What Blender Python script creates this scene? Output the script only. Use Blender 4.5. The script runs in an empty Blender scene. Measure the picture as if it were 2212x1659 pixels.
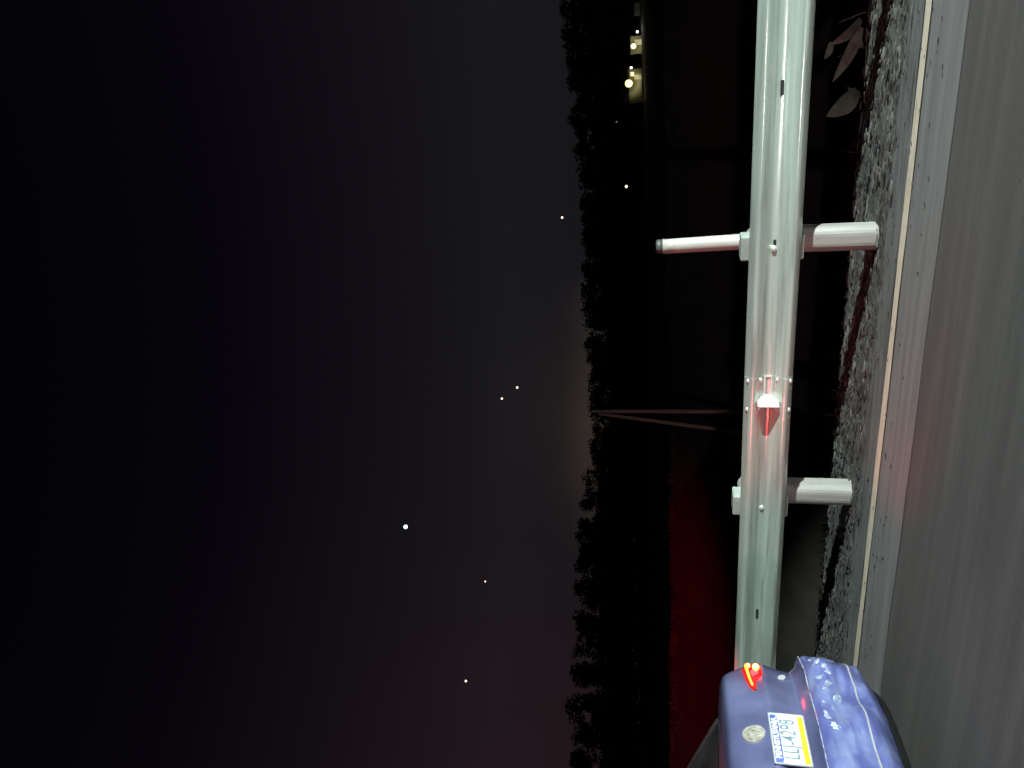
import bpy, bmesh, math, random
from mathutils import Vector, Matrix, noise
R = math.radians
random.seed(7)
S = bpy.context.scene
COL = S.collection

# ------------------------------------------------------------------ camera
PITCH, YAW, ROLL, CAMH = 0.21790846, 0.40042236, 0.0016889785, 1.2199
cd = bpy.data.cameras.new('camera'); cam = bpy.data.objects.new('camera', cd); COL.objects.link(cam)
cd.sensor_fit = 'HORIZONTAL'; cd.sensor_width = 36.0; cd.lens = 36.0 * 1662.0 / 2212.0
cd.clip_start = 0.05; cd.clip_end = 4000
f = Vector((-math.sin(YAW) * math.cos(PITCH), math.cos(YAW) * math.cos(PITCH), math.sin(PITCH)))
r0 = Vector((math.cos(YAW), math.sin(YAW), 0)); u0 = r0.cross(f)
rt = math.cos(ROLL) * r0 + math.sin(ROLL) * u0
up = -math.sin(ROLL) * r0 + math.cos(ROLL) * u0
# the phone was held sideways: the photograph's left is up in the world
M = Matrix((( -up.x, rt.x, -f.x, 0), (-up.y, rt.y, -f.y, 0), (-up.z, rt.z, -f.z, CAMH), (0, 0, 0, 1)))
cam.matrix_world = M
S.camera = cam

# ------------------------------------------------------------------ world: night sky
W = bpy.data.worlds.new('World'); S.world = W; W.use_nodes = True
nt = W.node_tree; nt.nodes.clear()
def N(t, kind, **kw):
    n = t.nodes.new(kind)
    for k, v in kw.items(): setattr(n, k, v)
    return n
out = N(nt, 'ShaderNodeOutputWorld'); bg = N(nt, 'ShaderNodeBackground')
tc = N(nt, 'ShaderNodeTexCoord'); sx = N(nt, 'ShaderNodeSeparateXYZ')
nt.links.new(tc.outputs['Generated'], sx.inputs[0])
rp = N(nt, 'ShaderNodeValToRGB'); nt.links.new(sx.outputs['Z'], rp.inputs[0])
stops = [(0.0, (.0085, .0078, .0092)), (.13, (.0088, .0080, .0096)), (.22, (.0098, .0090, .0118)), (.35, (.0066, .0056, .0084)),
         (.54, (.0024, .0018, .0036)), (.72, (.0008, .0006, .0017)), (1.0, (.0002, .0002, .0007))]
while len(rp.color_ramp.elements) < len(stops): rp.color_ramp.elements.new(0.5)
for e, (p, c) in zip(rp.color_ramp.elements, stops): e.position = p; e.color = (*c, 1)
def glow(az, el, power, col):
    d = Vector((math.sin(R(az)) * math.cos(R(el)), math.cos(R(az)) * math.cos(R(el)), math.sin(R(el))))
    dp = N(nt, 'ShaderNodeVectorMath', operation='DOT_PRODUCT'); dp.inputs[1].default_value = d
    nt.links.new(tc.outputs['Generated'], dp.inputs[0])
    mx = N(nt, 'ShaderNodeMath', operation='MAXIMUM'); mx.inputs[1].default_value = 0; nt.links.new(dp.outputs['Value'], mx.inputs[0])
    pw = N(nt, 'ShaderNodeMath', operation='POWER'); pw.inputs[1].default_value = power; nt.links.new(mx.outputs[0], pw.inputs[0])
    sc = N(nt, 'ShaderNodeVectorMath', operation='SCALE'); sc.inputs[0].default_value = col; nt.links.new(pw.outputs[0], sc.inputs['Scale'])
    return sc.outputs[0]
acc = rp.outputs[0]
for g in (glow(-26, 6.6, 2200, (.015, .0105, .007)), glow(-22, 6.4, 2200, (.012, .009, .006)), glow(-30, 6.6, 1800, (.011, .0075, .005)), glow(-17, 6.4, 2600, (.010, .008, .007)),
          glow(-28.2, 6.3, 2600, (.010, .007, .005)), glow(-24, 6.3, 2600, (.010, .007, .005)), glow(-19.5, 6.3, 2600, (.009, .007, .006)), glow(-33, 6.3, 2400, (.007, .005, .004)),
          glow(-25, 6.5, 160, (.005, .0035, .002)), glow(-51, 10, 45, (.0060, .0, .0010))):
    ad = N(nt, 'ShaderNodeVectorMath', operation='ADD'); nt.links.new(acc, ad.inputs[0]); nt.links.new(g, ad.inputs[1]); acc = ad.outputs[0]
nt.links.new(acc, bg.inputs[0]); bg.inputs[1].default_value = 1.0
nt.links.new(bg.outputs[0], out.inputs[0])

# ------------------------------------------------------------------ exposure
S.view_settings.view_transform = 'Standard'; S.view_settings.look = 'None'
S.view_settings.exposure = 0; S.view_settings.gamma = 1; S.view_settings.use_curve_mapping = False
S.render.engine = 'CYCLES'

# ------------------------------------------------------------------ added fill lamps, and headlamp of the vehicle behind the photographer's right hand
def lamp(name, kind, loc, power, col, **kw):
    d = bpy.data.lights.new(name, kind); o = bpy.data.objects.new(name, d); COL.objects.link(o)
    o.location = loc; d.energy = power; d.color = col
    for k, v in kw.items(): setattr(d, k, v)
    return o
def aim(o, tgt):
    o.rotation_euler = (Vector(tgt) - o.location).to_track_quat('-Z', 'Y').to_euler()
HEAD = Vector((14.0, -.8, 3.5))
h = lamp('headlamp_beam', 'SPOT', HEAD, 34000, (.86, 1.0, .94), spot_size=R(29), spot_blend=.35, shadow_soft_size=.08)
aim(h, (-2.6, 3.45, .27)); h.scale = (1, .41, 1)   # dipped beam: wide and low
h2 = lamp('low_fill_beam', 'SPOT', (13.6, -1.2, .95), 450, (1.0, .93, .82), spot_size=R(36), spot_blend=.5, shadow_soft_size=.07)  # added weak low fill, reaches the weeds under the rail
aim(h2, (-2.0, 4.6, .2)); h2.scale = (1, .12, 1)
# added weak pinkish fill from behind the camera, source unseen
lamp('pink_front_fill', 'POINT', (-.8, -5.0, 1.3), 650, (1.0, .84, .80), shadow_soft_size=.07)

# ================================================================== helpers
def tag(o, label=None, cat=None, group=None, kind=None):
    if label: o['label'] = label
    if cat: o['category'] = cat
    if group: o['group'] = group
    if kind: o['kind'] = kind
    return o
def empty(name, loc, rz=0):
    o = bpy.data.objects.new(name, None); COL.objects.link(o); o.location = loc; o.rotation_euler = (0, 0, rz)
    o.empty_display_size = .1
    return o
class MB:
    def __init__(s): s.v = []; s.f = []; s.sm = []
    def add(s, vs, fs, smooth=False):
        b = len(s.v); s.v += [tuple(p) for p in vs]
        s.f += [tuple(i + b for i in q) for q in fs]; s.sm += [smooth] * len(fs)
    def box(s, c, d, bev=0.0, rz=0.0, ry=0.0, seg=2):
        bm = bmesh.new(); bmesh.ops.create_cube(bm, size=1)
        for v in bm.verts: v.co = Vector((v.co.x * d[0], v.co.y * d[1], v.co.z * d[2]))
        if bev: bmesh.ops.bevel(bm, geom=bm.edges[:], offset=bev, segments=seg, affect='EDGES', profile=.5)
        m = Matrix.Translation(c) @ Matrix.Rotation(rz, 4, 'Z') @ Matrix.Rotation(ry, 4, 'Y'); s.bm(bm, m)
    def bm(s, bm, m=None, smooth=False):
        if m is not None: bm.transform(m)
        bm.verts.index_update()
        s.add([v.co[:] for v in bm.verts], [[v.index for v in q.verts] for q in bm.faces], smooth); bm.free()
    def tube(s, pts, rad, n=10, caps=True):
        P = [Vector(p) for p in pts]; k = len(P); rr = rad if isinstance(rad, (list, tuple)) else [rad] * k
        vs = []; fs = []
        for i, p in enumerate(P):
            t = (P[min(i + 1, k - 1)] - P[max(i - 1, 0)]).normalized()
            a = t.cross(Vector((0, 0, 1)) if abs(t.z) < .9 else Vector((1, 0, 0))).normalized(); b = t.cross(a)
            for j in range(n):
                g = 2 * math.pi * j / n; vs.append(p + (a * math.cos(g) + b * math.sin(g)) * rr[i])
        for i in range(k - 1):
            for j in range(n):
                fs.append((i * n + j, i * n + (j + 1) % n, (i + 1) * n + (j + 1) % n, (i + 1) * n + j))
        if caps: fs += [tuple(range(n))[::-1], tuple(range((k - 1) * n, k * n))]
        s.add(vs, fs, True)
    def ball(s, c, rad, sub=2, sc=(1, 1, 1)):
        bm = bmesh.new(); bmesh.ops.create_icosphere(bm, subdivisions=sub, radius=rad)
        s.bm(bm, Matrix.Translation(c) @ Matrix.Diagonal((*sc, 1)), True)
    def grid(s, rows, smooth=True, close=False):
        n = len(rows[0]); vs = [p for r in rows for p in r]; fs = []
        for i in range(len(rows) - 1):
            for j in range(n - 1 + (1 if close else 0)):
                fs.append((i * n + j, i * n + (j + 1) % n, (i + 1) * n + (j + 1) % n, (i + 1) * n + j))
        s.add(vs, fs, smooth)
    def build(s, name, mat, parent=None, merge=0):
        me = bpy.data.meshes.new(name); me.from_pydata(s.v, [], s.f); me.update()
        for p, q in zip(me.polygons, s.sm): p.use_smooth = q
        if merge:
            bm = bmesh.new(); bm.from_mesh(me); bmesh.ops.remove_doubles(bm, verts=bm.verts[:], dist=merge)
            bmesh.ops.recalc_face_normals(bm, faces=bm.faces[:]); bm.to_mesh(me); bm.free()
        o = bpy.data.objects.new(name, me); COL.objects.link(o); me.materials.append(mat)
        if parent: o.parent = parent
        return o
def copy_tree(o, parent=None):
    c = o.copy(); COL.objects.link(c)
    if parent: c.parent = parent
    for ch in list(o.children): copy_tree(ch, c)
    return c

def material(name, c1, c2=None, rough=.6, metal=0.0, scale=8, stretch=(1, 1, 1), detail=6, lo=.35, hi=.65, bump=0.0, bscale=None,
             coat=0.0, spec=.5, emit=None, estr=0.0, rvar=0.0, wear=None, wscale=3.0, wlo=.55, whi=.62, wstretch=(1, 1, 1)):
    m = bpy.data.materials.new(name); m.use_nodes = True; t = m.node_tree
    b = t.nodes['Principled BSDF']
    b.inputs['Roughness'].default_value = rough; b.inputs['Metallic'].default_value = metal
    b.inputs['Coat Weight'].default_value = coat; b.inputs['Coat Roughness'].default_value = .08
    b.inputs['Specular IOR Level'].default_value = spec
    tcn = N(t, 'ShaderNodeTexCoord'); mp = N(t, 'ShaderNodeMapping'); mp.inputs['Scale'].default_value = stretch
    t.links.new(tcn.outputs['Object'], mp.inputs[0])
    nz = N(t, 'ShaderNodeTexNoise'); nz.inputs['Scale'].default_value = scale; nz.inputs['Detail'].default_value = detail
    t.links.new(mp.outputs[0], nz.inputs['Vector'])
    rp = N(t, 'ShaderNodeValToRGB'); t.links.new(nz.outputs['Fac'], rp.inputs[0])
    e = rp.color_ramp.elements; e[0].position = lo; e[1].position = hi
    e[0].color = (*c1, 1); e[1].color = (*(c2 or c1), 1)
    col = rp.outputs[0]
    if wear:
        mp2 = N(t, 'ShaderNodeMapping'); mp2.inputs['Scale'].default_value = wstretch; t.links.new(tcn.outputs['Object'], mp2.inputs[0])
        n2 = N(t, 'ShaderNodeTexNoise'); n2.inputs['Scale'].default_value = wscale; n2.inputs['Detail'].default_value = 8
        t.links.new(mp2.outputs[0], n2.inputs['Vector'])
        r2 = N(t, 'ShaderNodeValToRGB'); t.links.new(n2.outputs['Fac'], r2.inputs[0])
        r2.color_ramp.elements[0].position = wlo; r2.color_ramp.elements[1].position = whi
        mx = N(t, 'ShaderNodeMix'); mx.data_type = 'RGBA'
        t.links.new(r2.outputs[0], mx.inputs[0]); t.links.new(col, mx.inputs[6]); mx.inputs[7].default_value = (*wear, 1); col = mx.outputs[2]
    t.links.new(col, b.inputs['Base Color'])
    if rvar:
        mr = N(t, 'ShaderNodeMapRange'); t.links.new(nz.outputs['Fac'], mr.inputs[0])
        mr.inputs[3].default_value = max(.02, rough - rvar); mr.inputs[4].default_value = rough + rvar
        t.links.new(mr.outputs[0], b.inputs['Roughness'])
    if bump:
        n3 = N(t, 'ShaderNodeTexNoise'); n3.inputs['Scale'].default_value = bscale or scale * 3; n3.inputs['Detail'].default_value = 5
        t.links.new(mp.outputs[0], n3.inputs['Vector'])
        bp = N(t, 'ShaderNodeBump'); bp.inputs['Strength'].default_value = bump; bp.inputs['Distance'].default_value = .02
        t.links.new(n3.outputs['Fac'], bp.inputs['Height']); t.links.new(bp.outputs[0], b.inputs['Normal'])
    if emit:
        b.inputs['Emission Color'].default_value = (*emit, 1); b.inputs['Emission Strength'].default_value = estr
    return m

MAT = dict(
    road=material('asphalt', (.072, .066, .066), (.090, .082, .082), .8, scale=3, stretch=(.30, 2.6, 1), bump=.3, bscale=70, wear=(.115, .106, .105), wscale=1.8, wlo=.48, whi=.8, wstretch=(.25, 5, 1)),
    strip=material('worn_pavement', (.15, .15, .155), (.20, .20, .205), .75, scale=5, stretch=(.2, 3.5, 1), bump=.25, bscale=60, wear=(.26, .25, .25), wscale=2.0, wlo=.5, whi=.8, wstretch=(.18, 4.5, 1)),
    line=material('road_paint', (.62, .53, .42), (.74, .66, .55), .6, scale=14, stretch=(.4, 3, 1), bump=.25, wear=(.34, .30, .26), wscale=9, wlo=.62, whi=.72, wstretch=(.5, 2, 1)),
    edge=material('edge_pavement', (.09, .095, .10), (.16, .165, .165), .85, scale=9, stretch=(.25, 3, 1), bump=.6, bscale=40, wear=(.05, .05, .05), wscale=5, wlo=.55, whi=.7, wstretch=(.3, 2, 1)),
    gravelbed=material('gravel_bed', (.035, .035, .034), (.11, .105, .10), .95, scale=16, stretch=(.5, 1.6, 1), bump=1.0, bscale=40),
    stone=material('stone', (.025, .025, .025), (.125, .122, .116), .85, scale=4.1, lo=.42, hi=.70, bump=.3),
    soil=material('soil', (.017, .015, .012), (.030, .026, .020), .95, scale=2.2, bump=.35),
    leaf=material('foliage', (.012, .014, .009), (.032, .034, .020), .7, scale=.7),
    brush=material('brush', (.045, .036, .028), (.075, .06, .048), .8, scale=1.3),
    drygrass=material('dry_grass', (.03, .026, .019), (.08, .068, .05), .8, scale=2.0),
    weed=material('weed_leaf', (.10, .098, .085), (.19, .18, .155), .7, scale=12),
    pole=material('weathered_pole', (.26, .17, .13), (.36, .25, .20), .85, scale=5, stretch=(3, 3, .3), bump=.3),
    bark=material('bark', (.05, .035, .028), (.11, .08, .06), .9, scale=5, stretch=(1, 1, .2), bump=.5),
    steel=material('galvanized_steel', (.40, .475, .435), (.53, .605, .56), .22, metal=.40, scale=3.0, stretch=(.12, 5, 7), rvar=.08, bump=.05, bscale=20, wear=(.30, .33, .32), wscale=5, wlo=.5, whi=.68, wstretch=(.25, 2.5, 5)),
    bolt=material('bolt_steel', (.60, .63, .61), (.75, .77, .75), .35, metal=.5, scale=20),
    boltshade=material('bolt_shadow', (.10, .06, .045), (.22, .15, .12), .9, scale=30),  # dark colour for the painted bolt shadows
    hole=material('slot_shadow_gap', (.012, .012, .012), None, .9),
    post=material('weathered_post', (.21, .205, .195), (.27, .262, .25), .55, scale=5, stretch=(3, 3, .5), bump=.06, bscale=30),
    block=material('blockout', (.20, .24, .22), (.32, .36, .33), .7, scale=6, bump=.2),
    tube=material('plastic_tube', (.34, .33, .31), (.42, .41, .39), .45, scale=5, stretch=(2, 2, .4), wear=(.26, .24, .22), wscale=6),
    cap=material('dark_plastic', (.045, .045, .045), (.07, .07, .07), .5),
    reflector=material('reflector_white', (.50, .52, .50), (.56, .58, .56), .3, scale=6, coat=.5),
    reflred=material('reflector_red', (.20, .03, .03), (.28, .05, .05), .4, scale=6),
    paint=material('blue_car_paint', (.060, .064, .135), (.085, .093, .19), .30, scale=4, coat=.8, bump=.03, bscale=3, wear=(.13, .15, .28), wscale=2.6, wlo=.5, whi=.75),
    bumper=material('dented_blue_paint', (.05, .06, .19), (.10, .115, .31), .28, scale=5, coat=.7, bump=.3, bscale=9, wear=(.19, .23, .40), wscale=6, wlo=.46, whi=.76, wstretch=(1, 1, 1.9)),
    trim=material('black_trim', (.007, .007, .0075), (.011, .011, .012), .9, spec=.15),
    glass=material('dark_glass', (.010, .010, .011), (.022, .022, .023), .22, spec=.6, scale=5),
    scuff=material('scuffed_paint', (.13, .16, .30), (.42, .48, .60), .35, scale=22, lo=.35, hi=.7, bump=.3, bscale=50, coat=.3),
    scrape=material('scraped_paint', (.10, .11, .20), (.42, .45, .50), .6, scale=30),
    chrome=material('chrome', (.40, .38, .33), (.70, .68, .62), .24, metal=.5, scale=25, bump=.12, bscale=40),
    silver=material('bright_strip', (.62, .64, .66), (.72, .74, .76), .25, metal=.6, scale=12),
    redlens=material('red_lens', (.45, .01, .012), (.55, .015, .015), .12, coat=1, emit=(1, .012, .015), estr=.45),
    redlamp=material('lit_red_element', (.8, .1, .05), None, .4, emit=(1.0, .17, .004), estr=9),
    redhot=material('lit_red_bulb', (.9, .5, .3), None, .4, emit=(1.0, .30, .04), estr=7),
    highstop=material('lit_high_stop', (.5, .02, .02), None, .4, emit=(1.0, .01, .03), estr=1.4),
    tyre=material('tyre', (.018, .018, .018), (.028, .028, .028), .85, scale=20), rim=material('rim', (.35, .35, .36), (.45, .45, .46), .35, metal=.8),
    plate=material('plate_white', (.80, .82, .83), (.86, .88, .88), .45, scale=5, bump=.04),
    plateblue=material('plate_blue', (.05, .09, .34), (.09, .14, .42), .45, scale=20, wear=(.5, .55, .65), wscale=16, wlo=.55, whi=.62),
    plateyellow=material('plate_yellow', (.86, .72, .01), (.88, .76, .02), .45),
    plateink=material('plate_ink', (.10, .17, .22), (.16, .24, .28), .5), platewhite=material('plate_white_ink', (.85, .87, .9), None, .5),
    plategrey=material('plate_small_ink', (.22, .22, .06), None, .5),
    wall=material('house_siding', (.20, .19, .15), (.30, .28, .22), .8, scale=.6, stretch=(.2, 1, 5)), roof=material('shingle', (.03, .03, .03), (.05, .05, .05), .9, scale=2),
    whitewood=material('white_wood', (.65, .63, .58), (.75, .73, .68), .7), window=material('lit_window', (.8, .7, .5), None, .3, emit=(1, .82, .52), estr=1.0),
    bulb=material('lit_bulb', (.9, .9, .7), None, .3, emit=(1, .93, .36), estr=2), bulbw=material('lit_white_bulb', (.9, .9, .9), None, .3, emit=(1, .96, .9), estr=4),
    orange=material('lit_amber_bulb', (.9, .7, .5), None, .3, emit=(1, .72, .50), estr=2.2), faint=material('faint_bulb', (.5, .5, .5), None, .3, emit=(.85, .9, .95), estr=.12),
    star=material('star_light', (.9, .8, .75), None, .3, emit=(1, .72, .62), estr=2.6), planet=material('planet_light', (.9, .95, .95), None, .3, emit=(.85, .98, 1.0), estr=3.2),
)

# ================================================================== the setting
def sm(a, b, x): t = min(1, max(0, (x - a) / (b - a))); return t * t * (3 - 2 * t)
def lerp_table(T, x):
    if x <= T[0][0]: return T[0][1]
    for (a, p), (b, q) in zip(T, T[1:]):
        if x <= b: return p + (q - p) * (x - a) / (b - a)
    return T[-1][1]
TT = [(4.7, -.06), (6.05, -.05), (6.6, -.25), (8.0, -.80), (9.2, -1.30), (10, -1.05), (13.2, 1.40), (14, 1.46), (18, 1.1), (30, .5), (60, .3), (190, 9.75), (245, 18), (300, 20), (700, 20)]
def ground(x, y):
    z = lerp_table(TT, y)
    if y > 6.1: z += (noise.noise(Vector((x * .4, y * .4, 0))) * .12 + noise.noise(Vector((x * 1.6, y * 1.6, 3))) * .04 + noise.noise(Vector((x * 5, y * 5, 3))) * .012) * min(1, (y - 6.1) * 2)
    if y > 60: z += noise.noise(Vector((x * .012, y * .012, 5))) * 2.0 * min(1, (y - 60) / 120)
    return z
ys = [-300, -100, -30, -5, 3.9, 4.7, 5.2, 5.7, 6.0] + [6.0 + .15 * i for i in range(1, 34)] + [11.5 + .6 * i for i in range(26)] + [28, 32, 38, 45, 55, 70, 90, 110, 130, 150, 170, 185, 200, 220, 245, 280, 330, 420, 560, 700]
xs = [-700, -450, -320, -250, -200, -160, -130, -100, -80, -60, -45, -35, -28, -22] + [-18 + .45 * i for i in range(60)] + [10, 13, 17, 22, 30, 45, 70, 110, 200, 400]
g = MB(); g.grid([[(x, y, ground(x, y)) for x in xs] for y in ys])
tag(g.build('terrain', MAT['soil']), kind='structure')

def strip(name, y0, y1, z, mat, x0=-200, x1=200, wob=0.0):
    m = MB(); n = 160; pts0 = []; pts1 = []
    X = [x0, -60, -30] + [-16 + .2 * i for i in range(140)] + [13, 30, 60, x1]
    m.grid([[(x, y0 + wob * noise.noise(Vector((x * 1.7, 0, y0))), z) for x in X], [(x, y1 + wob * noise.noise(Vector((x * 1.9, 4, y1))), z) for x in X]], False)
    return tag(m.build(name, mat), kind='structure')
strip('road', -6.0, 4.95, 0.0, MAT['road'])
strip('road_edge_strip', 4.05, 4.60, .004, MAT['strip'], wob=.02)
strip('road_edge_line', 4.607, 4.714, .008, MAT['line'], wob=.012)
strip('road_shoulder', 4.73, 5.06, .005, MAT['edge'], wob=.06)
# gravel verge: a lumpy bed and its stones
g = MB(); rows = []
for i in range(26):
    y = 4.93 + 1.22 * i / 25; row = []
    for k in range(420):
        x = -14 + .05 * k; e = sm(.0, .12, (y - 4.93) / 1.22)
        z = -.004 + e * (.012 + .018 * noise.noise(Vector((x * 4, y * 7, 1))) + .012 * noise.noise(Vector((x * 11, y * 16, 2))))
        z -= .16 * sm(5.96, 6.15, y + .05 * noise.noise(Vector((x * 2, 0, 7))))
        row.append((x, y, z))
    rows.append(row)
g.grid(rows); tag(g.build('gravel_verge', MAT['gravelbed']), kind='structure')
st = MB()
def stone(x, y, z, L):
    a = random.uniform(-.22, .22); lx, ly, lz = L * random.uniform(1.6, 4.2), L * random.uniform(.55, .9), L * random.uniform(.4, .7)
    bm = bmesh.new(); bmesh.ops.create_icosphere(bm, subdivisions=1, radius=1)
    o = Vector((random.random() * 50, random.random() * 50, 0))
    for v in bm.verts: v.co *= 1 + .45 * noise.noise(v.co * 1.3 + o)
    st.bm(bm, Matrix.Translation((x, y, z)) @ Matrix.Rotation(a, 4, 'Z') @ Matrix.Rotation(random.uniform(-.3, .3), 4, 'X') @ Matrix.Diagonal((lx, ly, lz, 1)))
for i in range(6000):
    x = random.uniform(-8.5, 2.2); y = 4.92 + 1.1 * random.random() ** .8
    if y < 5.05 and random.random() < .7: continue
    stone(x, y, .012 + random.uniform(-.006, .012), random.choice((.004, .005, .006, .007, .008, .010, .014)))
for i in range(260):
    stone(random.uniform(-9, 2), random.uniform(4.3, 4.95), .008, random.uniform(.003, .007))
tag(st.build('gravel', MAT['stone']), 'grey crushed stones along the verge under the guardrail', 'gravel', kind='stuff')

# ================================================================== guardrail
GY = 5.03; ZT = .809; ZC = ZT - .156
PROFILE = [(-.156, .010), (-.154, .018), (-.150, .026), (-.146, .032), (-.126, .0585), (-.121, .065), (-.114, .071), (-.104, .074), (-.094, .072), (-.086, .066), (-.079, .0568), (-.074, .051), (-.036, .007), (-.031, .0012), (-.022, -.007), (-.012, -.010), (0, -.010)]
PROFILE = PROFILE + [(-z, d) for z, d in PROFILE[-2::-1]]
rail = empty('guardrail', (-1.2, 5.2, 0)); tag(rail, 'pale galvanized steel guardrail on grey posts beside the road', 'guardrail')
def loc(o): o.matrix_parent_inverse = o.parent.matrix_basis.inverted(); return o
def panel(x0, x1, dy):
    m = MB(); X = [x0 + (x1 - x0) * i / 24 for i in range(25)]
    front = [[(x, GY - d + dy + .0025 * noise.noise(Vector((x * .9, z * 6, 0))), ZC + z + .002 * noise.noise(Vector((x * .7, 3, 0)))) for z, d in PROFILE] for x in X]
    back = [[(x, y + .0032, z) for x, y, z in row] for row in front]
    m.grid([r + b[::-1] for r, b in zip(front, back)], True, True)
    n = len(PROFILE) * 2
    for e in (0, 24):
        row = front[e] + back[e][::-1]; k = len(PROFILE)
        m.add(row, [(j, j + 1, n - 2 - j, n - 1 - j) for j in range(k - 1)])
    return loc(m.build('rail_panel', MAT['steel'], rail))
PAN = 3.81; SP = -2.19
panels = {}
for k in range(-6, 3):
    a = SP + k * PAN - .13; b = SP + (k + 1) * PAN + .13
    panels[k] = panel(a, b, -.0042 * (k % 2))
def bolt(x, z, d, big=False, parent=None, name='bolt', sc=1.0):
    m = MB(); y = GY - d
    rr = (.019 if big else .0135) * sc
    bm = bmesh.new(); bmesh.ops.create_uvsphere(bm, u_segments=14, v_segments=8, radius=1)
    m.bm(bm, Matrix.Translation((x, y, z)) @ Matrix.Diagonal((rr * 1.35, .011, rr, 1)), True)
    return loc(m.build(name, MAT['bolt'], parent))
def bolt_shade(x, z, d, L, parent):
    m = MB(); m.box((x, GY - d - .001, z), (L, .002, .016), .0009)  # thin dark strip painting the shadow left of a bolt
    return loc(m.build('bolt_shadow', MAT['boltshade'], parent))
for k in (-1, 0):
    sxp = SP + k * PAN
    for cx in (-.105, .105):
        for z, d in ((-.134, .049), (-.055, .030), (.055, .030), (.134, .049)):
            bolt(sxp + cx, ZC + z, d, False, panels[k])
            if abs(z) > .1: bolt_shade(sxp + cx - .045, ZC + z, d - .002, .035, panels[k])
POSTX = [-1.2 - 1.905 * i for i in range(-4, 12)]
def make_post(x):
    m = MB(); m.box((x, 5.30, -.07), (.165, .19, 1.76), .060, seg=5); loc(m.build('post', MAT['post'], rail))
    m = MB(); m.box((x, 5.123, ZC + .012), (.16, .150, .385), .010); loc(m.build('blockout', MAT['block'], rail))
    bolt(x, ZC + .004, -.004, True, panels[0], 'post_bolt', .9)
    m = MB(); m.box((x + .032, GY + .0085, ZC), (.05, .003, .018), .001); loc(m.build('bolt_slot', MAT['hole'], rail))
for x in POSTX: make_post(x)
for x in [-.247 - 1.905 * i for i in range(-3, 10)]:
    if abs((x - SP) % PAN) < .3 or abs((x - SP) % PAN) > PAN - .3: continue
    m = MB()
    n = 16; L = .034; w = .0105; ring = []
    for i in range(n):
        g_ = 2 * math.pi * i / n; cx = L if math.cos(g_) > 0 else -L
        ring.append((x + cx + w * math.cos(g_), 0, ZC + w * math.sin(g_)))
    y = GY + .0035
    m.add([(a, y, c) for a, b, c in ring] + [(a, y + .004, c) for a, b, c in ring], [tuple(range(n))] + [(i, (i + 1) % n, n + (i + 1) % n, n + i) for i in range(n)])
    loc(m.build('bolt_slot', MAT['hole'], rail))

# reflector in the valley of the rail
rf = empty('guardrail_reflector', (-2.27, GY, ZC)); tag(rf, 'white trapezoid reflector bolted in the hollow of the guardrail at the panel joint', 'reflector')
m = MB()
x0 = -2.20
for z in (-.021, .021): m.box((x0 + .055, GY + .002, ZC + z), (.15, .006, .010), .002)
m.box((x0 + .128, GY + .002, ZC), (.012, .006, .05), .002)
loc(m.build('mounting_tab', MAT['reflector'], rf))
def trap(xa, xb, za, zb, ya, yb, th):
    # plate leaning from the valley bottom out to the front
    d = Vector((xb - xa, yb - ya, 0)); n_ = Vector((-d.y, d.x, 0)).normalized() * th
    q = [Vector((xa, ya, ZC - za)), Vector((xa + d.x * .45, ya + d.y * .45, ZC - zb)), Vector((xb, yb, ZC - zb)), Vector((xb, yb, ZC + zb)), Vector((xa + d.x * .45, ya + d.y * .45, ZC + zb)), Vector((xa, ya, ZC + za))]
    mm = MB(); mm.add(q + [p + n_ for p in q], [(0, 1, 2, 3, 4, 5), (11, 10, 9, 8, 7, 6)] + [(i, (i + 1) % 6, 6 + (i + 1) % 6, 6 + i) for i in range(6)])
    return mm
loc(trap(x0 - .005, x0 - .062, .018, .068, GY + .004, GY - .085, .004).build('reflective_face', MAT['reflector'], rf))
loc(trap(x0 - .012, x0 - .068, .016, .064, GY + .004, GY - .080, .004).build('rear_face', MAT['reflred'], rf))

# delineator tube on the right-hand post
dl = empty('delineator_post', (-1.205, 5.29, .80)); tag(dl, 'short white delineator tube with dark cap standing above a guardrail post', 'delineator')
m = MB(); zz = [.78 + .57 * i / 10 for i in range(11)]
m.tube([(-1.204 - .016 * (i / 10), 5.29, z) for i, z in enumerate(zz)], [.052 - .003 * i / 10 for i in range(11)], 24)
loc(m.build('tube', MAT['tube'], dl))
m = MB(); m.tube([(-1.218, 5.29, 1.352), (-1.219, 5.29, 1.385), (-1.219, 5.29, 1.396)], [.0485, .048, .040], 24); loc(m.build('cap', MAT['cap'], dl))
m = MB(); m.tube([(-1.218, 5.29, 1.345), (-1.218, 5.29, 1.3515)], [.0505, .0505], 24); loc(m.build('collar', MAT['tube'], dl))

# ================================================================== blue sedan
TH = R(5)
car = empty('sedan', (-2.96, 2.79, 0), 0)
tag(car, 'blue sedan with a crumpled rear bumper and lit red tail lights on the road', 'car')
hd = Vector((-math.cos(TH), -math.sin(TH), 0)); tl = Vector((-math.sin(TH), math.cos(TH), 0))
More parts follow.
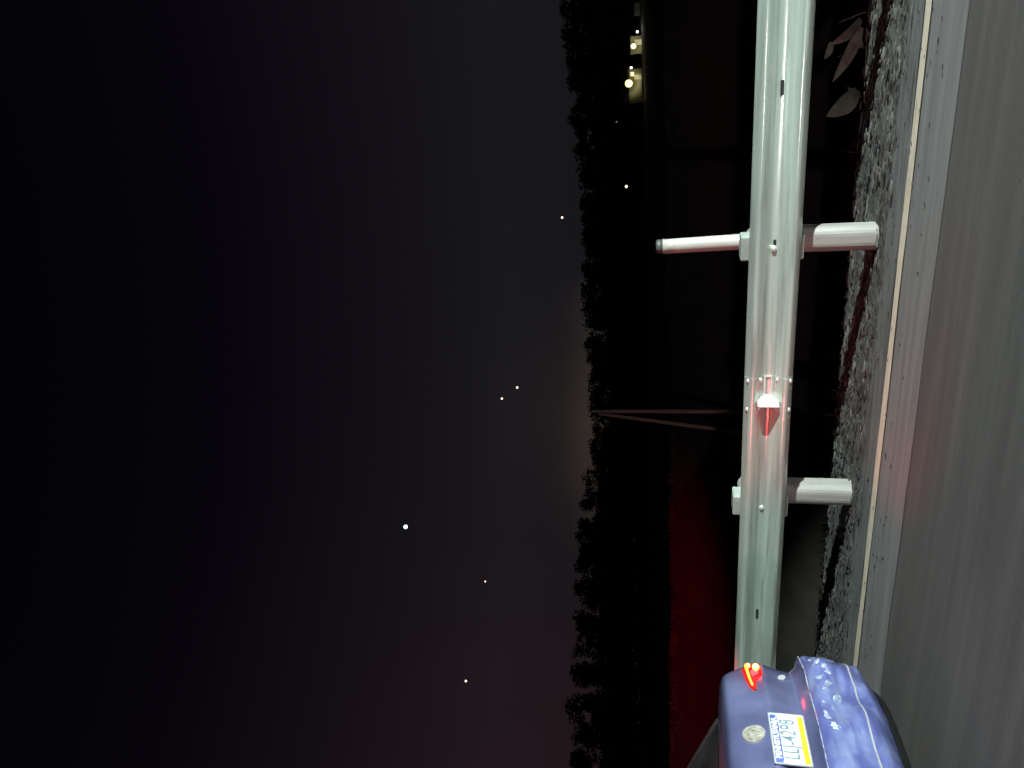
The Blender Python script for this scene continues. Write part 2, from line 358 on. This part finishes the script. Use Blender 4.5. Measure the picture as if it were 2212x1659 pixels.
# car-local axes: x to the car's right, y towards its front, z up
car.rotation_euler = (0, 0, math.atan2(tl.y, tl.x))
bpy.context.view_layer.update()
def C(yr, X, z): return (yr, X, z)          # yr to the car's right, X towards its front
def interp(T, z): return lerp_table(T, z)
PROF = [(.22, .12), (.28, .02), (.33, -.035), (.42, -.065), (.52, -.075), (.57, -.070), (.60, -.045), (.615, .0), (.65, .042), (.70, .032), (.76, .010), (.80, -.008), (.812, -.006), (.84, .010), (.90, .028), (.965, .045), (.99, .058), (1.005, .075), (1.012, .11)]
HW = [(.22, .78), (.45, .835), (.58, .835), (.615, .83), (.9, .82), (1.012, .77)]
def fas(yr, z):
    s = min(1, abs(yr) / interp(HW, z)); return interp(PROF, z) + .38 * (1 - math.sqrt(max(0, 1 - s ** 3.7)))
SS = [math.sin(math.pi / 2 * (i / 26)) for i in range(-26, 27)]
def dent(yr, z, X):
    k = sm(.05, .25, yr) * sm(.85, .6, yr) if False else sm(-.25, .1, yr)
    if z < .63:
        X += k * (.036 * noise.noise(Vector((yr * 7, z * 9, 2))) + .024 * abs(noise.noise(Vector((yr * 17, z * 19, 8)))) )
        X += .045 * math.exp(-((yr - .30) / .13) ** 2 - ((z - .47) / .07) ** 2)
        X -= .02 * math.exp(-((yr - .55) / .08) ** 2 - ((z - .52) / .05) ** 2)
    return X
def zrange(a, b, n): return [a + (b - a) * i / n for i in range(n + 1)]
zs_b = zrange(.22, .612, 34); zs_t = [.606] + zrange(.62, 1.012, 34)
b = MB(); b.grid([[C(s * interp(HW, z), dent(s * interp(HW, z), z, fas(s * interp(HW, z), z)), z) for s in SS] for z in zs_b])
XB = [0, .12, .3, .5]
for sd in (-1, 1):
    b.grid([[C(sd * interp(HW, z), interp(PROF, z) + .38 + q, z) for q in XB] for z in zs_b])
b.grid([[C(s * (.833), dent(s * .833, .612, fas(s * .833, .612)) , .612) for s in SS], [C(s * .82, fas(s * .82, .606) + .10, .617) for s in SS]])
bump_o = b.build('bumper', MAT['bumper'], car, .0015); bump_o['label'] = 'crumpled and scraped rear bumper'
def scuff(yr, z, w, hh, tilt, seed):
    rg = random.Random(seed); n = 22; ring = []
    for i in range(n):
        a = 2 * math.pi * i / n; k = rg.uniform(.55, 1.15); dx, dz = w * k * math.cos(a), hh * k * math.sin(a)
        ring.append((yr + dx * math.cos(tilt) - dz * math.sin(tilt), z + dx * math.sin(tilt) + dz * math.cos(tilt)))
    m_ = MB(); P = lambda y_, z_, o_: C(y_, dent(y_, z_, fas(y_, z_)) - o_, z_); R_ = []
    for q in (0, .3, .6, .85, 1.0):
        R_.append([P(yr + (a_ - yr) * q, z + (b_ - z) * q, (.004 + .006 * noise.noise(Vector((a_ * 30, b_ * 30, seed + q)))) if q < .9 else .001) for a_, b_ in ring + ring[:1]])
    m_.grid(R_); return m_.build('paint_scuff', MAT['scuff'], bump_o)
for a_ in ((.60, .560, .030, .016, .5, 1), (.52, .545, .038, .013, -.5, 2), (.455, .510, .045, .020, .3, 3), (.40, .552, .028, .012, -.9, 4), (.345, .520, .050, .016, -.55, 5), (.27, .485, .055, .022, -.35, 6),
           (.18, .515, .035, .011, .4, 7), (.12, .560, .045, .014, .15, 8), (.04, .535, .030, .020, .8, 9), (.66, .500, .020, .012, .2, 10), (.22, .560, .022, .009, -.3, 11)): scuff(*a_)
def side_hw(X, z): 
    t = min(1, max(0, (X - 3.9) / .75)); return interp(HW, z) * (1 - .35 * t * t)
top_z = lambda X: lerp_table([(0, 1.012), (.5, 1.015), (.62, 1.0), (3.2, .96), (4.2, .82), (4.62, .66)], X)
b = MB(); b.grid([[C(s * interp(HW, z), fas(s * interp(HW, z), z), z) for s in SS] for z in zs_t])
XS = [.0, .1, .3, .6, 1.0, 1.6, 2.2, 2.8, 3.2, 3.6, 3.9, 4.1, 4.3, 4.45, 4.6]
for sd in (-1, 1):
    for zl in (zs_t, zrange(.24, .62, 6)):
        b.grid([[C(sd * side_hw(X, z), max(X, interp(PROF, z) + .38), min(z, top_z(X))) for X in XS] for z in zl])
b.grid([[C(s * .77, fas(s * .77, 1.012), 1.012) for s in SS], [C(s * .76, .36 + .12 * abs(s) ** 3, 1.016 + .012 * (1 - s * s)) for s in SS], [C(s * .755, .55, 1.016 + .018 * (1 - s * s)) for s in SS]])
b.grid([[C(s * side_hw(X, .95) * .95, X, top_z(X) + .03 * (1 - s * s) * (1 if X < 4.3 else .3)) for s in SS] for X in [.55, .8, 1.4, 2.4, 3.1, 3.4, 3.8, 4.1, 4.35, 4.5, 4.6]])
b.grid([[C(s * side_hw(4.6, .6), 4.6 + .12 * (1 - s * s), z) for s in SS] for z in (.24, .35, .5, .62, .68)])
b.build('body', MAT['paint'], car, .0015)
# greenhouse: roof, pillars and glass
RB = [(.50, 1.02, .70), (.80, 1.17, .655), (1.15, 1.335, .59), (1.45, 1.405, .55), (1.9, 1.43, .545), (2.3, 1.405, .55), (2.65, 1.29, .60), (3.05, 1.09, .68), (3.25, .99, .71)]
b = MB(); b.grid([[C(s * w, X, z + .05 * (1 - s * s) * (1 if 1.2 < X < 2.6 else .35)) for s in [i / 10 for i in range(-10, 11)]] for X, z, w in RB[3:6]]); b.build('roof', MAT['paint'], car)
b = MB(); b.grid([[C(s * w * .93, X, z + .018 * (1 - s * s)) for s in [i / 10 for i in range(-10, 11)]] for X, z, w in RB[:4]]); b.build('rear_window', MAT['glass'], car)
b = MB(); b.grid([[C(s * w * .93, X, z + .03 * (1 - s * s)) for s in [i / 10 for i in range(-10, 11)]] for X, z, w in RB[5:]]); b.build('windscreen', MAT['glass'], car)
for sd in (-1, 1):
    b = MB(); b.grid([[C(sd * w, X, z), C(sd * (w + .1 * (z - .99)), X, max(1.0, .99))] for X, z, w in RB]); b.build('side_window', MAT['glass'], car)
    b = MB(); b.tube([C(sd * w * .965, X, z + .0) for X, z, w in RB[:4]], .012, 8); b.build('pillar', MAT['trim'], car)
# tail lights
ZH = [(.357, .862), (.378, .877), (.463, .897), (.604, .906), (.66, .892), (.72, .882)]; ZL = [(.357, .850), (.422, .846), (.443, .838), (.481, .811), (.557, .806), (.64, .818), (.72, .826)]
for sd in (1, -1):
    b = MB(); rows = []
    for i in range(30):
        yr = .357 + .363 * i / 29; a, c = interp(ZL, yr), interp(ZH, yr)
        rows.append([C(sd * yr, fas(yr, a + (c - a) * k / 8) - (.002 + .012 * math.sin(math.pi * k / 8)), a + (c - a) * k / 8) for k in range(9)])
    b.grid(rows); tlp = b.build('tail_light', MAT['redlens'], car)
    b = MB(); P = [(.64, .866), (.632, .879), (.605, .883), (.55, .883), (.47, .879), (.39, .869)]
    b.tube([C(sd * yr, fas(yr, z) - .017, z) for yr, z in P], [.009, .0095, .008, .0065, .006, .0055], 8); b.build('light_strip', MAT['redlamp'], tlp)
    for yr, z, rr in ((.628, .871, .013), (.572, .836, .019)):
        b = MB(); b.ball(C(sd * yr, fas(yr, z) - .015, z), rr, 2); b.build('bulb', MAT['redhot'], tlp)
# third brake lamp behind the rear window
b = MB(); b.box(C(-.12, .61, 1.085), (.30, .03, .022), .004); b.build('high_brake_lamp', MAT['highstop'], car)
# emblem, keyhole glint, badge
b = MB(); E0 = (.048, .890)
def disc(cx, cz, ro, ri, off, th, n=36, ez=1.0):
    for i in range(n):
        a0, a1 = 2 * math.pi * i / n, 2 * math.pi * (i + 1) / n; q = []
        for a, rr in ((a0, ro), (a1, ro), (a1, ri), (a0, ri)):
            q.append((cx + rr * math.cos(a), cz + rr * ez * math.sin(a)))
        top = [C(x, fas(x, z) - off - th, z) for x, z in q]; bot = [C(x, fas(x, z) - off, z) for x, z in q]
        b.add(top + bot, [(0, 1, 2, 3), (0, 4, 5, 1), (2, 6, 7, 3)])
disc(*E0, .052, .040, .0, .010); disc(E0[0], E0[1], .040, .0, .0, .003)
disc(E0[0], E0[1] + .010, .032, .024, .003, .006, ez=.55); disc(E0[0], E0[1] - .004, .014, .007, .003, .006, ez=2.4)
b.build('emblem', MAT['chrome'], car)
b = MB()
for i, (x, w, hgt) in enumerate(((.505, .014, .030), (.520, .008, .040), (.535, .010, .034), (.552, .007, .026))):
    zc = .715 - .004 * i; b.box(C(x, fas(x, zc) - .004, zc), (w, .008, hgt), .002)
b.build('badge', MAT['silver'], car)
# bumper trim line and lower edge
b = MB(); b.tube([C(s * .832, dent(s * .832, .385, fas(s * .832, .385)) - .003, .385) for s in SS[2:-2]], .005, 6); b.build('lower_trim', MAT['silver'], car)
b = MB(); b.tube([C(s * .828, dent(s * .828, .60, fas(s * .828, .60)) - .004, .604 + .003 * noise.noise(Vector((s * 9, 2, 0)))) for s in SS[3:-3]], [.003 + .003 * noise.noise(Vector((s * 14, 5, 0))) for s in SS[3:-3]], 6); b.build('scraped_edge', MAT['scrape'], car)
b = MB(); b.grid([[C(s * .74, fas(s * .74, .25) + d, z) for s in SS] for d, z in ((.0, .25), (.05, .20), (.18, .18))]); b.build('underside_valance', MAT['trim'], car)
# wheels
def wheel(sx, X):
    w = MB(); n = 32
    pr = [(.0, .30), (.02, .325), (.09, .33), (.16, .325), (.18, .30), (.18, .21), (.0, .21)]
    w.grid([[C(sx * (.83 - d), X + rr * math.cos(2 * math.pi * i / n), .33 + rr * math.sin(2 * math.pi * i / n)) for d, rr in pr] for i in range(n + 1)])
    wo = w.build('wheel', MAT['tyre'], car)
    q = MB(); q.grid([[C(sx * (.83 - d), X + rr * math.cos(2 * math.pi * i / n), .33 + rr * math.sin(2 * math.pi * i / n)) for d, rr in [(.01, .212), (.03, .19), (.025, .05), (.015, .0)]] for i in range(n + 1)])
    q.build('rim', MAT['rim'], wo)
for sx in (-1, 1):
    for X in (1.02, 3.72): wheel(sx, X)
# licence plate
PT = math.atan2(fas(0, .81) - fas(0, .65), .16)
pl = MB(); PC = (0.0, .738); py = fas(0.13, PC[1]) - .030
pl.box((0, 0, 0), (.305, .004, .154), .0015)
plate = pl.build('licence_plate', MAT['plate'], car); plate.location = C(PC[0], py, PC[1])
plate.rotation_euler = (R(0), 0, 0)
def slab(name, cx, cz, w, hh, mat, off=.0035):
    s_ = MB(); s_.box((cx, -off, cz), (w, .002, hh), .0005); return s_.build(name, mat, plate)
slab('top_band', 0, .0555, .297, .036, MAT['plateblue'])
slab('bottom_band', 0, -.062, .292, .024, MAT['plateyellow'])
def text(name, s, size, cx, cz, mat, off, sx=1.0, bold=.0):
    cu = bpy.data.curves.new(name, 'FONT'); cu.body = s; cu.size = size; cu.align_x = 'CENTER'; cu.align_y = 'CENTER'; cu.extrude = .0006; cu.offset = bold
    tmp = bpy.data.objects.new(name, cu); COL.objects.link(tmp)
    dg = bpy.context.evaluated_depsgraph_get(); me = bpy.data.meshes.new_from_object(tmp.evaluated_get(dg)); bpy.data.objects.remove(tmp)
    o = bpy.data.objects.new(name, me); COL.objects.link(o); me.materials.clear(); me.materials.append(mat); o.parent = plate
    o.location = (cx, -off, cz); o.rotation_euler = (R(90), 0, 0); o.scale = (sx, 1, 1)
    return o
text('state_lettering', 'PENNSYLVANIA', .034, 0, .056, MAT['platewhite'], .0055, 1.05, .0008)
text('plate_number', 'LLJ-4298', .098, 0, -.003, MAT['plateink'], .003, .72, .001)
text('web_lettering', 'visitPA.com', .022, .01, -.062, MAT['plategrey'], .0055, 1.0)
fr = MB()
for c, d in (((0, -.004, .0785), (.315, .008, .006)), ((0, -.004, -.0785), (.315, .008, .006)), ((.156, -.004, 0), (.006, .008, .151)), ((-.156, -.004, 0), (.006, .008, .151))): fr.box(c, d, .001)
fr.build('plate_frame', MAT['silver'], plate)
# the right tail light throws red light along the rail
lw = car.matrix_world @ Vector(C(.66, .0, .862))
tlamp = lamp('tail_light_glow', 'SPOT', lw, 44, (1.0, .045, .04), spot_size=R(112), spot_blend=.5, shadow_soft_size=.035)
aim(tlamp, (-1.05, 5.1, .95))
tl3 = lamp('tail_light_halo', 'POINT', car.matrix_world @ Vector(C(.60, .02, .865)), .9, (1.0, .03, .04), shadow_soft_size=.03)
lw2 = car.matrix_world @ Vector(C(-.62, -.02, .862))
tlamp2 = lamp('tail_light_glow', 'POINT', lw2, 1, (1.0, .045, .04), shadow_soft_size=.05)
lw3 = car.matrix_world @ Vector(C(.90, .30, .93))      # added red spot beside the tail light, reddens the bank
sm_ = lamp('red_bank_fill', 'SPOT', lw3, 6000, (1.0, .02, .05), spot_size=R(88), spot_blend=1.0, shadow_soft_size=.03)
aim(sm_, (-19.0, 12.0, 1.9)); sm_.scale = (1, .17, 1)
lw4 = car.matrix_world @ Vector(C(.08, .52, 1.13))
hb2 = lamp('high_brake_lamp_glow', 'POINT', lw4, 10, (1.0, .02, .05), shadow_soft_size=.04)

# ================================================================== plants near the rail
def blades(m, x, y, z, n, hmin, hmax, spread=.05, w=.004):
    for i in range(n):
        a = random.uniform(0, 6.28); L = random.uniform(hmin, hmax); bx, by = x + random.uniform(-spread, spread), y + random.uniform(-spread, spread)
        lean = random.uniform(.1, .6) * L; px, py_ = -math.sin(a) * w, math.cos(a) * w; P = []
        for t in (0, .4, .75, 1):
            cx, cy, cz = bx + math.cos(a) * lean * t * t, by + math.sin(a) * lean * t * t, z + L * t * (1 - .15 * t); k = 1 - t * .9
            P += [(cx - px * k, cy - py_ * k, cz), (cx + px * k, cy + py_ * k, cz)]
        m.add(P, [(0, 1, 3, 2), (2, 3, 5, 4), (4, 5, 7, 6)])
m = MB()
for i in range(2600):
    x = random.uniform(-9, 3); y = random.uniform(6.25, 8.2)
    blades(m, x, y, ground(x, y) - .02, 5, .06, .24, .07, .006)
tag(m.build('grass', MAT['drygrass']), 'dry dark grass on the bank falling away behind the guardrail', 'grass', kind='stuff')
def leafshape(m, base, tip, w, curl):
    a, c = Vector(base), Vector(tip); d = c - a; sd_ = d.cross(Vector((.3, 1, .2))).normalized(); nn = d.cross(sd_).normalized(); rows = []
    for i in range(8):
        t = i / 7; wd = w * math.sin(math.pi * min(1, .08 + t * .92)) ** .7 * (1 - .3 * t); mid = a + d * t + nn * curl * math.sin(math.pi * t)
        rows.append([mid - sd_ * wd + nn * wd * .3, mid, mid + sd_ * wd + nn * wd * .3])
    m.grid(rows)
def weed(x, y, leaves, label):
    z0 = ground(x, y); e = empty('weed_plant', (x, y, z0)); tag(e, label, 'weed', 'broad leaved weeds behind the guardrail')
    s_ = MB(); s_.tube([(x, y, z0 - .03), (x + .02, y, z0 + .12), (x - .03, y + .02, .16)], [.006, .005, .003], 6); loc(s_.build('stem', MAT['weed'], e))
    for bs, tp, w, cu in leaves:
        l_ = MB(); leafshape(l_, bs, tp, w, cu); loc(l_.build('leaf', MAT['weed'], e))
weed(-.10, 6.18, [((.05, 6.16, .03), (-.29, 6.1, .20), .050, .02), ((-.08, 6.2, .0), (.05, 6.3, .10), .03, .02)], 'pale long leaved weed under the guardrail near the picture edge')
weed(-.42, 6.2, [((-.36, 6.18, .02), (-.52, 6.15, .22), .085, .03), ((-.40, 6.2, .0), (-.33, 6.1, .10), .03, .01)], 'broad round leaved weed under the guardrail left of the long leaved one')
weed(.12, 6.25, [((.10, 6.25, .02), (-.05, 6.2, .22), .045, .05), ((-.03, 6.2, .21), (-.14, 6.2, .25), .03, .02)], 'dim arching weed under the guardrail at the far picture edge')

def clump(m, c, rad, n, size, flat=.8):
    for i in range(n):
        v = Vector((random.gauss(0, 1), random.gauss(0, 1), random.gauss(0, 1))).normalized() * rad * random.random() ** .45
        p = Vector(c) + Vector((v.x, v.y, v.z * flat)); a = Vector((random.gauss(0, 1), random.gauss(0, 1), random.gauss(0, 1))).normalized()
        b_ = a.cross(Vector((random.gauss(0, 1), random.gauss(0, 1), random.gauss(0, 1)))).normalized(); s_ = size * random.uniform(.6, 1.4)
        m.add([p - a * s_, p - b_ * s_ * .5, p + a * s_, p + b_ * s_ * .5], [(0, 1, 2, 3)])
m = MB()
for i in range(900):
    x = random.uniform(-16, 5); y = random.uniform(13.0, 14.6)
    blades(m, x, y, ground(x, y) - .02, 5, .05, .16, .12, .004)
tag(m.build('bank_grass', MAT['brush']), 'short dark grass along the crest of the bank beyond the dip', 'grass', kind='stuff')

# two bare poles leaning together beyond the dip
PX, PY = -5.335, 11.5
bp = empty('braced_pole', (PX, PY, ground(PX, PY))); tag(bp, 'bare reddish pole with a slanting brace standing beyond the guardrail', 'pole')
m = MB(); m.tube([(PX, PY, ground(PX, PY) - .2), (PX - .008, PY, 1.6), (PX - .018, PY, 2.68)], [.036, .034, .028], 10); loc(m.build('upright', MAT['pole'], bp))
m = MB(); m.tube([(PX - .385, PY - .04, ground(PX - .385, PY) - .1), (PX - .18, PY - .05, 1.5), (PX - .04, PY - .05, 2.56)], [.034, .032, .027], 10); loc(m.build('brace', MAT['pole'], bp))

# ================================================================== far wood on the hill
m = MB(); tr = MB()
rng = random.Random(3)
def tree(x, y, hgt, cr):
    z = ground(x, y); tr_pts = [(x, y, z - .3), (x + rng.uniform(-.2, .2), y, z + hgt * .45), (x + rng.uniform(-.5, .5), y, z + hgt * .85)]
    m.tube(tr_pts, [.28, .2, .06], 5)
    k = rng.randint(13, 17)
    for j in range(k):
        t = rng.uniform(.18, .97); w = cr * math.sqrt(max(.1, 1 - ((t - .5) / .52) ** 2)); a = rng.uniform(0, 6.28)
        clump(m, (x + math.cos(a) * w * .55, y + math.sin(a) * w * .55, z + hgt * t), cr * rng.uniform(.42, .60), 80, cr * .11)
a0 = -56
while a0 < 9:
    for row, (yy, hh) in enumerate(((222, 12.5), (250, 11))):
        ang = R(a0 + rng.uniform(-.5, .5)); d = yy + rng.uniform(-10, 10); x = math.tan(ang) * d
        if d / math.cos(ang) > 520: continue
        hgt = (hh + .3 + rng.uniform(-.8, .8)) * (1 + .22 * (abs(a0 + 23) / 25) ** 1.6) * (d / math.cos(ang)) / 240
        hgt += (2.2 + 3.6 * sm(-27.5, -32, a0)) * (d / math.cos(ang)) / 240
        hgt += 1.0 * noise.noise(Vector((a0 * .22, 0, 0)))
        tree(x, d, hgt, rng.uniform(3.2, 5.2) * (d / math.cos(ang)) / 240)
    a0 += rng.uniform(.9, 1.4)
a0 = -57
while a0 < 9:
    d = rng.uniform(208, 214); x = math.tan(R(a0)) * d
    clump(m, (x, d, ground(x, d) + 4.5 + 4.8 * sm(-27.5, -32, a0)), rng.uniform(5.0, 7.0) / math.cos(R(a0)), 700, .75, 1.15)
    a0 += rng.uniform(.45, .8)
tag(m.build('woodland', MAT['leaf']), 'black line of trees along the far hill', 'woodland', kind='stuff')

# ================================================================== far lit houses
def bulb_thing(name, p, rad, mat, label, cat, group=None, arm=None):
    e = empty(name, p); tag(e, label, cat, group)
    q = MB(); q.ball(p, rad, 2); loc(q.build('bulb', mat, e))
    q = MB(); q.tube(arm, .06, 6); loc(q.build('bracket', MAT['cap'], e))
    return e
def house(name, x0, x1, y, z0, wallh, roofh, depth, label, cat='house'):
    e = empty(name, ((x0 + x1) / 2, y, z0)); tag(e, label, cat)
    q = MB(); q.box(((x0 + x1) / 2, y + depth / 2, z0 + wallh / 2 - .5), (x1 - x0, depth, wallh + 1)); loc(q.build('wall', MAT['wall'], e))
    q = MB(); o_ = .35; xm0, xm1 = x0 - o_, x1 + o_; ym = y + depth / 2
    q.add([(xm0, y - o_, z0 + wallh), (xm1, y - o_, z0 + wallh), (xm1, y + depth + o_, z0 + wallh), (xm0, y + depth + o_, z0 + wallh), (xm0, ym, z0 + wallh + roofh), (xm1, ym, z0 + wallh + roofh)],
          [(0, 1, 5, 4), (2, 3, 4, 5), (0, 4, 3), (1, 2, 5), (3, 2, 1, 0)]); loc(q.build('roof', MAT['roof'], e))
    return e
hs = house('house', -10.2, -2.9, 190, 9.7, 3.5, 2.2, 8, 'pale house with a lit window and bright porch lamp on the far hill')
q = MB(); q.box((-3.95, 189.97, 12.45), (.85, .08, .75)); wd = loc(q.build('window', MAT['window'], hs))
q = MB()
for c, d in (((-3.95, 189.9, 12.87), (1.05, .1, .1)), ((-3.95, 189.9, 12.03), (1.05, .1, .1)), ((-3.95, 189.9, 12.45), (.07, .08, .74))): q.box(c, d)
loc(q.build('frame', MAT['whitewood'], wd))
q = MB(); q.box((-6.2, 188.9, 10.05), (4.9, 1.6, .5)); loc(q.build('porch', MAT['whitewood'], hs))
q = MB(); q.box((-4.6, 189.95, 11.0), (1.0, .1, 2.0)); loc(q.build('door', MAT['whitewood'], hs))
bulb_thing('wall_lamp', (-5.83, 188.8, 13.2), .85, MAT['bulb'], 'big yellow porch lamp glowing on the wall of the far house', 'lamp', None, [(-5.83, 189.3, 13.3), (-5.83, 190.0, 13.4)])
aim(lamp('porch_glow', 'SPOT', (-5.83, 187.8, 13.0), 560, (1, .95, .5), shadow_soft_size=.3, spot_size=R(125), spot_blend=.6), (-5.83, 190, 13.0))
sh = house('shed', .2, 3.9, 190, 9.8, 2.9, 1.3, 5, 'small pale shed with its own lamp right of the far house', 'shed')
q = MB(); q.box((2.6, 189.97, 10.8), (1.1, .08, 2.0)); loc(q.build('door', MAT['whitewood'], sh))
bulb_thing('wall_lamp', (1.83, 189.1, 12.0), .6, MAT['bulb'], 'yellow lamp glowing on the front of the far shed', 'lamp', None, [(1.83, 189.5, 12.1), (1.83, 190.0, 12.1)])
aim(lamp('shed_glow', 'SPOT', (1.83, 188.3, 11.9), 190, (1, .95, .5), shadow_soft_size=.3, spot_size=R(125), spot_blend=.6), (1.83, 190, 11.8))
sh2 = house('shed', 8.1, 10.7, 192, 9.9, 1.9, .9, 3, 'dim grey hut standing apart at the far end of the lit buildings', 'hut')
q = MB(); q.box((9.0, 191.97, 10.7), (.8, .08, 1.5)); loc(q.build('door', MAT['wall'], sh2))
def yard_lamp(p, rad, mat, label):
    gz = ground(p[0], p[1]); e = empty('yard_lamp', (p[0], p[1], gz)); tag(e, label, 'lamp', None)
    q = MB(); q.ball(p, rad, 2); loc(q.build('bulb', mat, e))
    q = MB(); q.tube([(p[0], p[1] + .3, gz - .3), (p[0], p[1] + .3, p[2]), p], [.09, .07, .05], 6); loc(q.build('pole', MAT['cap'], e))
yard_lamp((4.69, 189, 11.1), .26, MAT['bulbw'], 'small white lamp between the far shed and the grey hut')
lamp('yard_glow', 'POINT', (5.2, 188.4, 11.1), 60, (1, .95, .9), shadow_soft_size=.3)
yard_lamp((-2.55, 189, 12.6), .26, MAT['bulbw'], 'small white lamp just right of the lit house window')
yard_lamp((-28.9, 190, 14.43), .34, MAT['orange'], 'single amber lamp low on the dark hill left of the house')
yard_lamp((-14.0, 190, 16.29), .22, MAT['faint'], 'very faint bluish lamp on the dark hill above the house')

# ================================================================== stars
def star(p, rad, mat, label, name='star', cat='star', group='faint reddish stars over the hill'):
    q = MB(); q.ball((0, 0, 0), rad, 2); o = q.build(name, mat); o.location = p; tag(o, label, cat, group)
star((-163.86, 874.53, 135.45), 1.25, MAT['star'], 'pinkish star just above the tree line, farthest from the car')
star((-346.67, 808.58, 189.8), 1.25, MAT['star'], 'lower star of the close pair above the hill')
star((-357.07, 799.74, 207.17), 1.2, MAT['star'], 'higher star of the close pair above the hill')
star((-534.89, 689.98, 218.69), .85, MAT['star'], 'smallest pinkish star, between the bright white one and the lone star nearest the car')
star((-612.78, 617.4, 230.92), 1.2, MAT['star'], 'lone pinkish star nearest above the car')
star((-473.41, 700.41, 308.74), 2.3, MAT['planet'], 'brightest and bluish white star, high in the sky', group='bright lights in the sky')
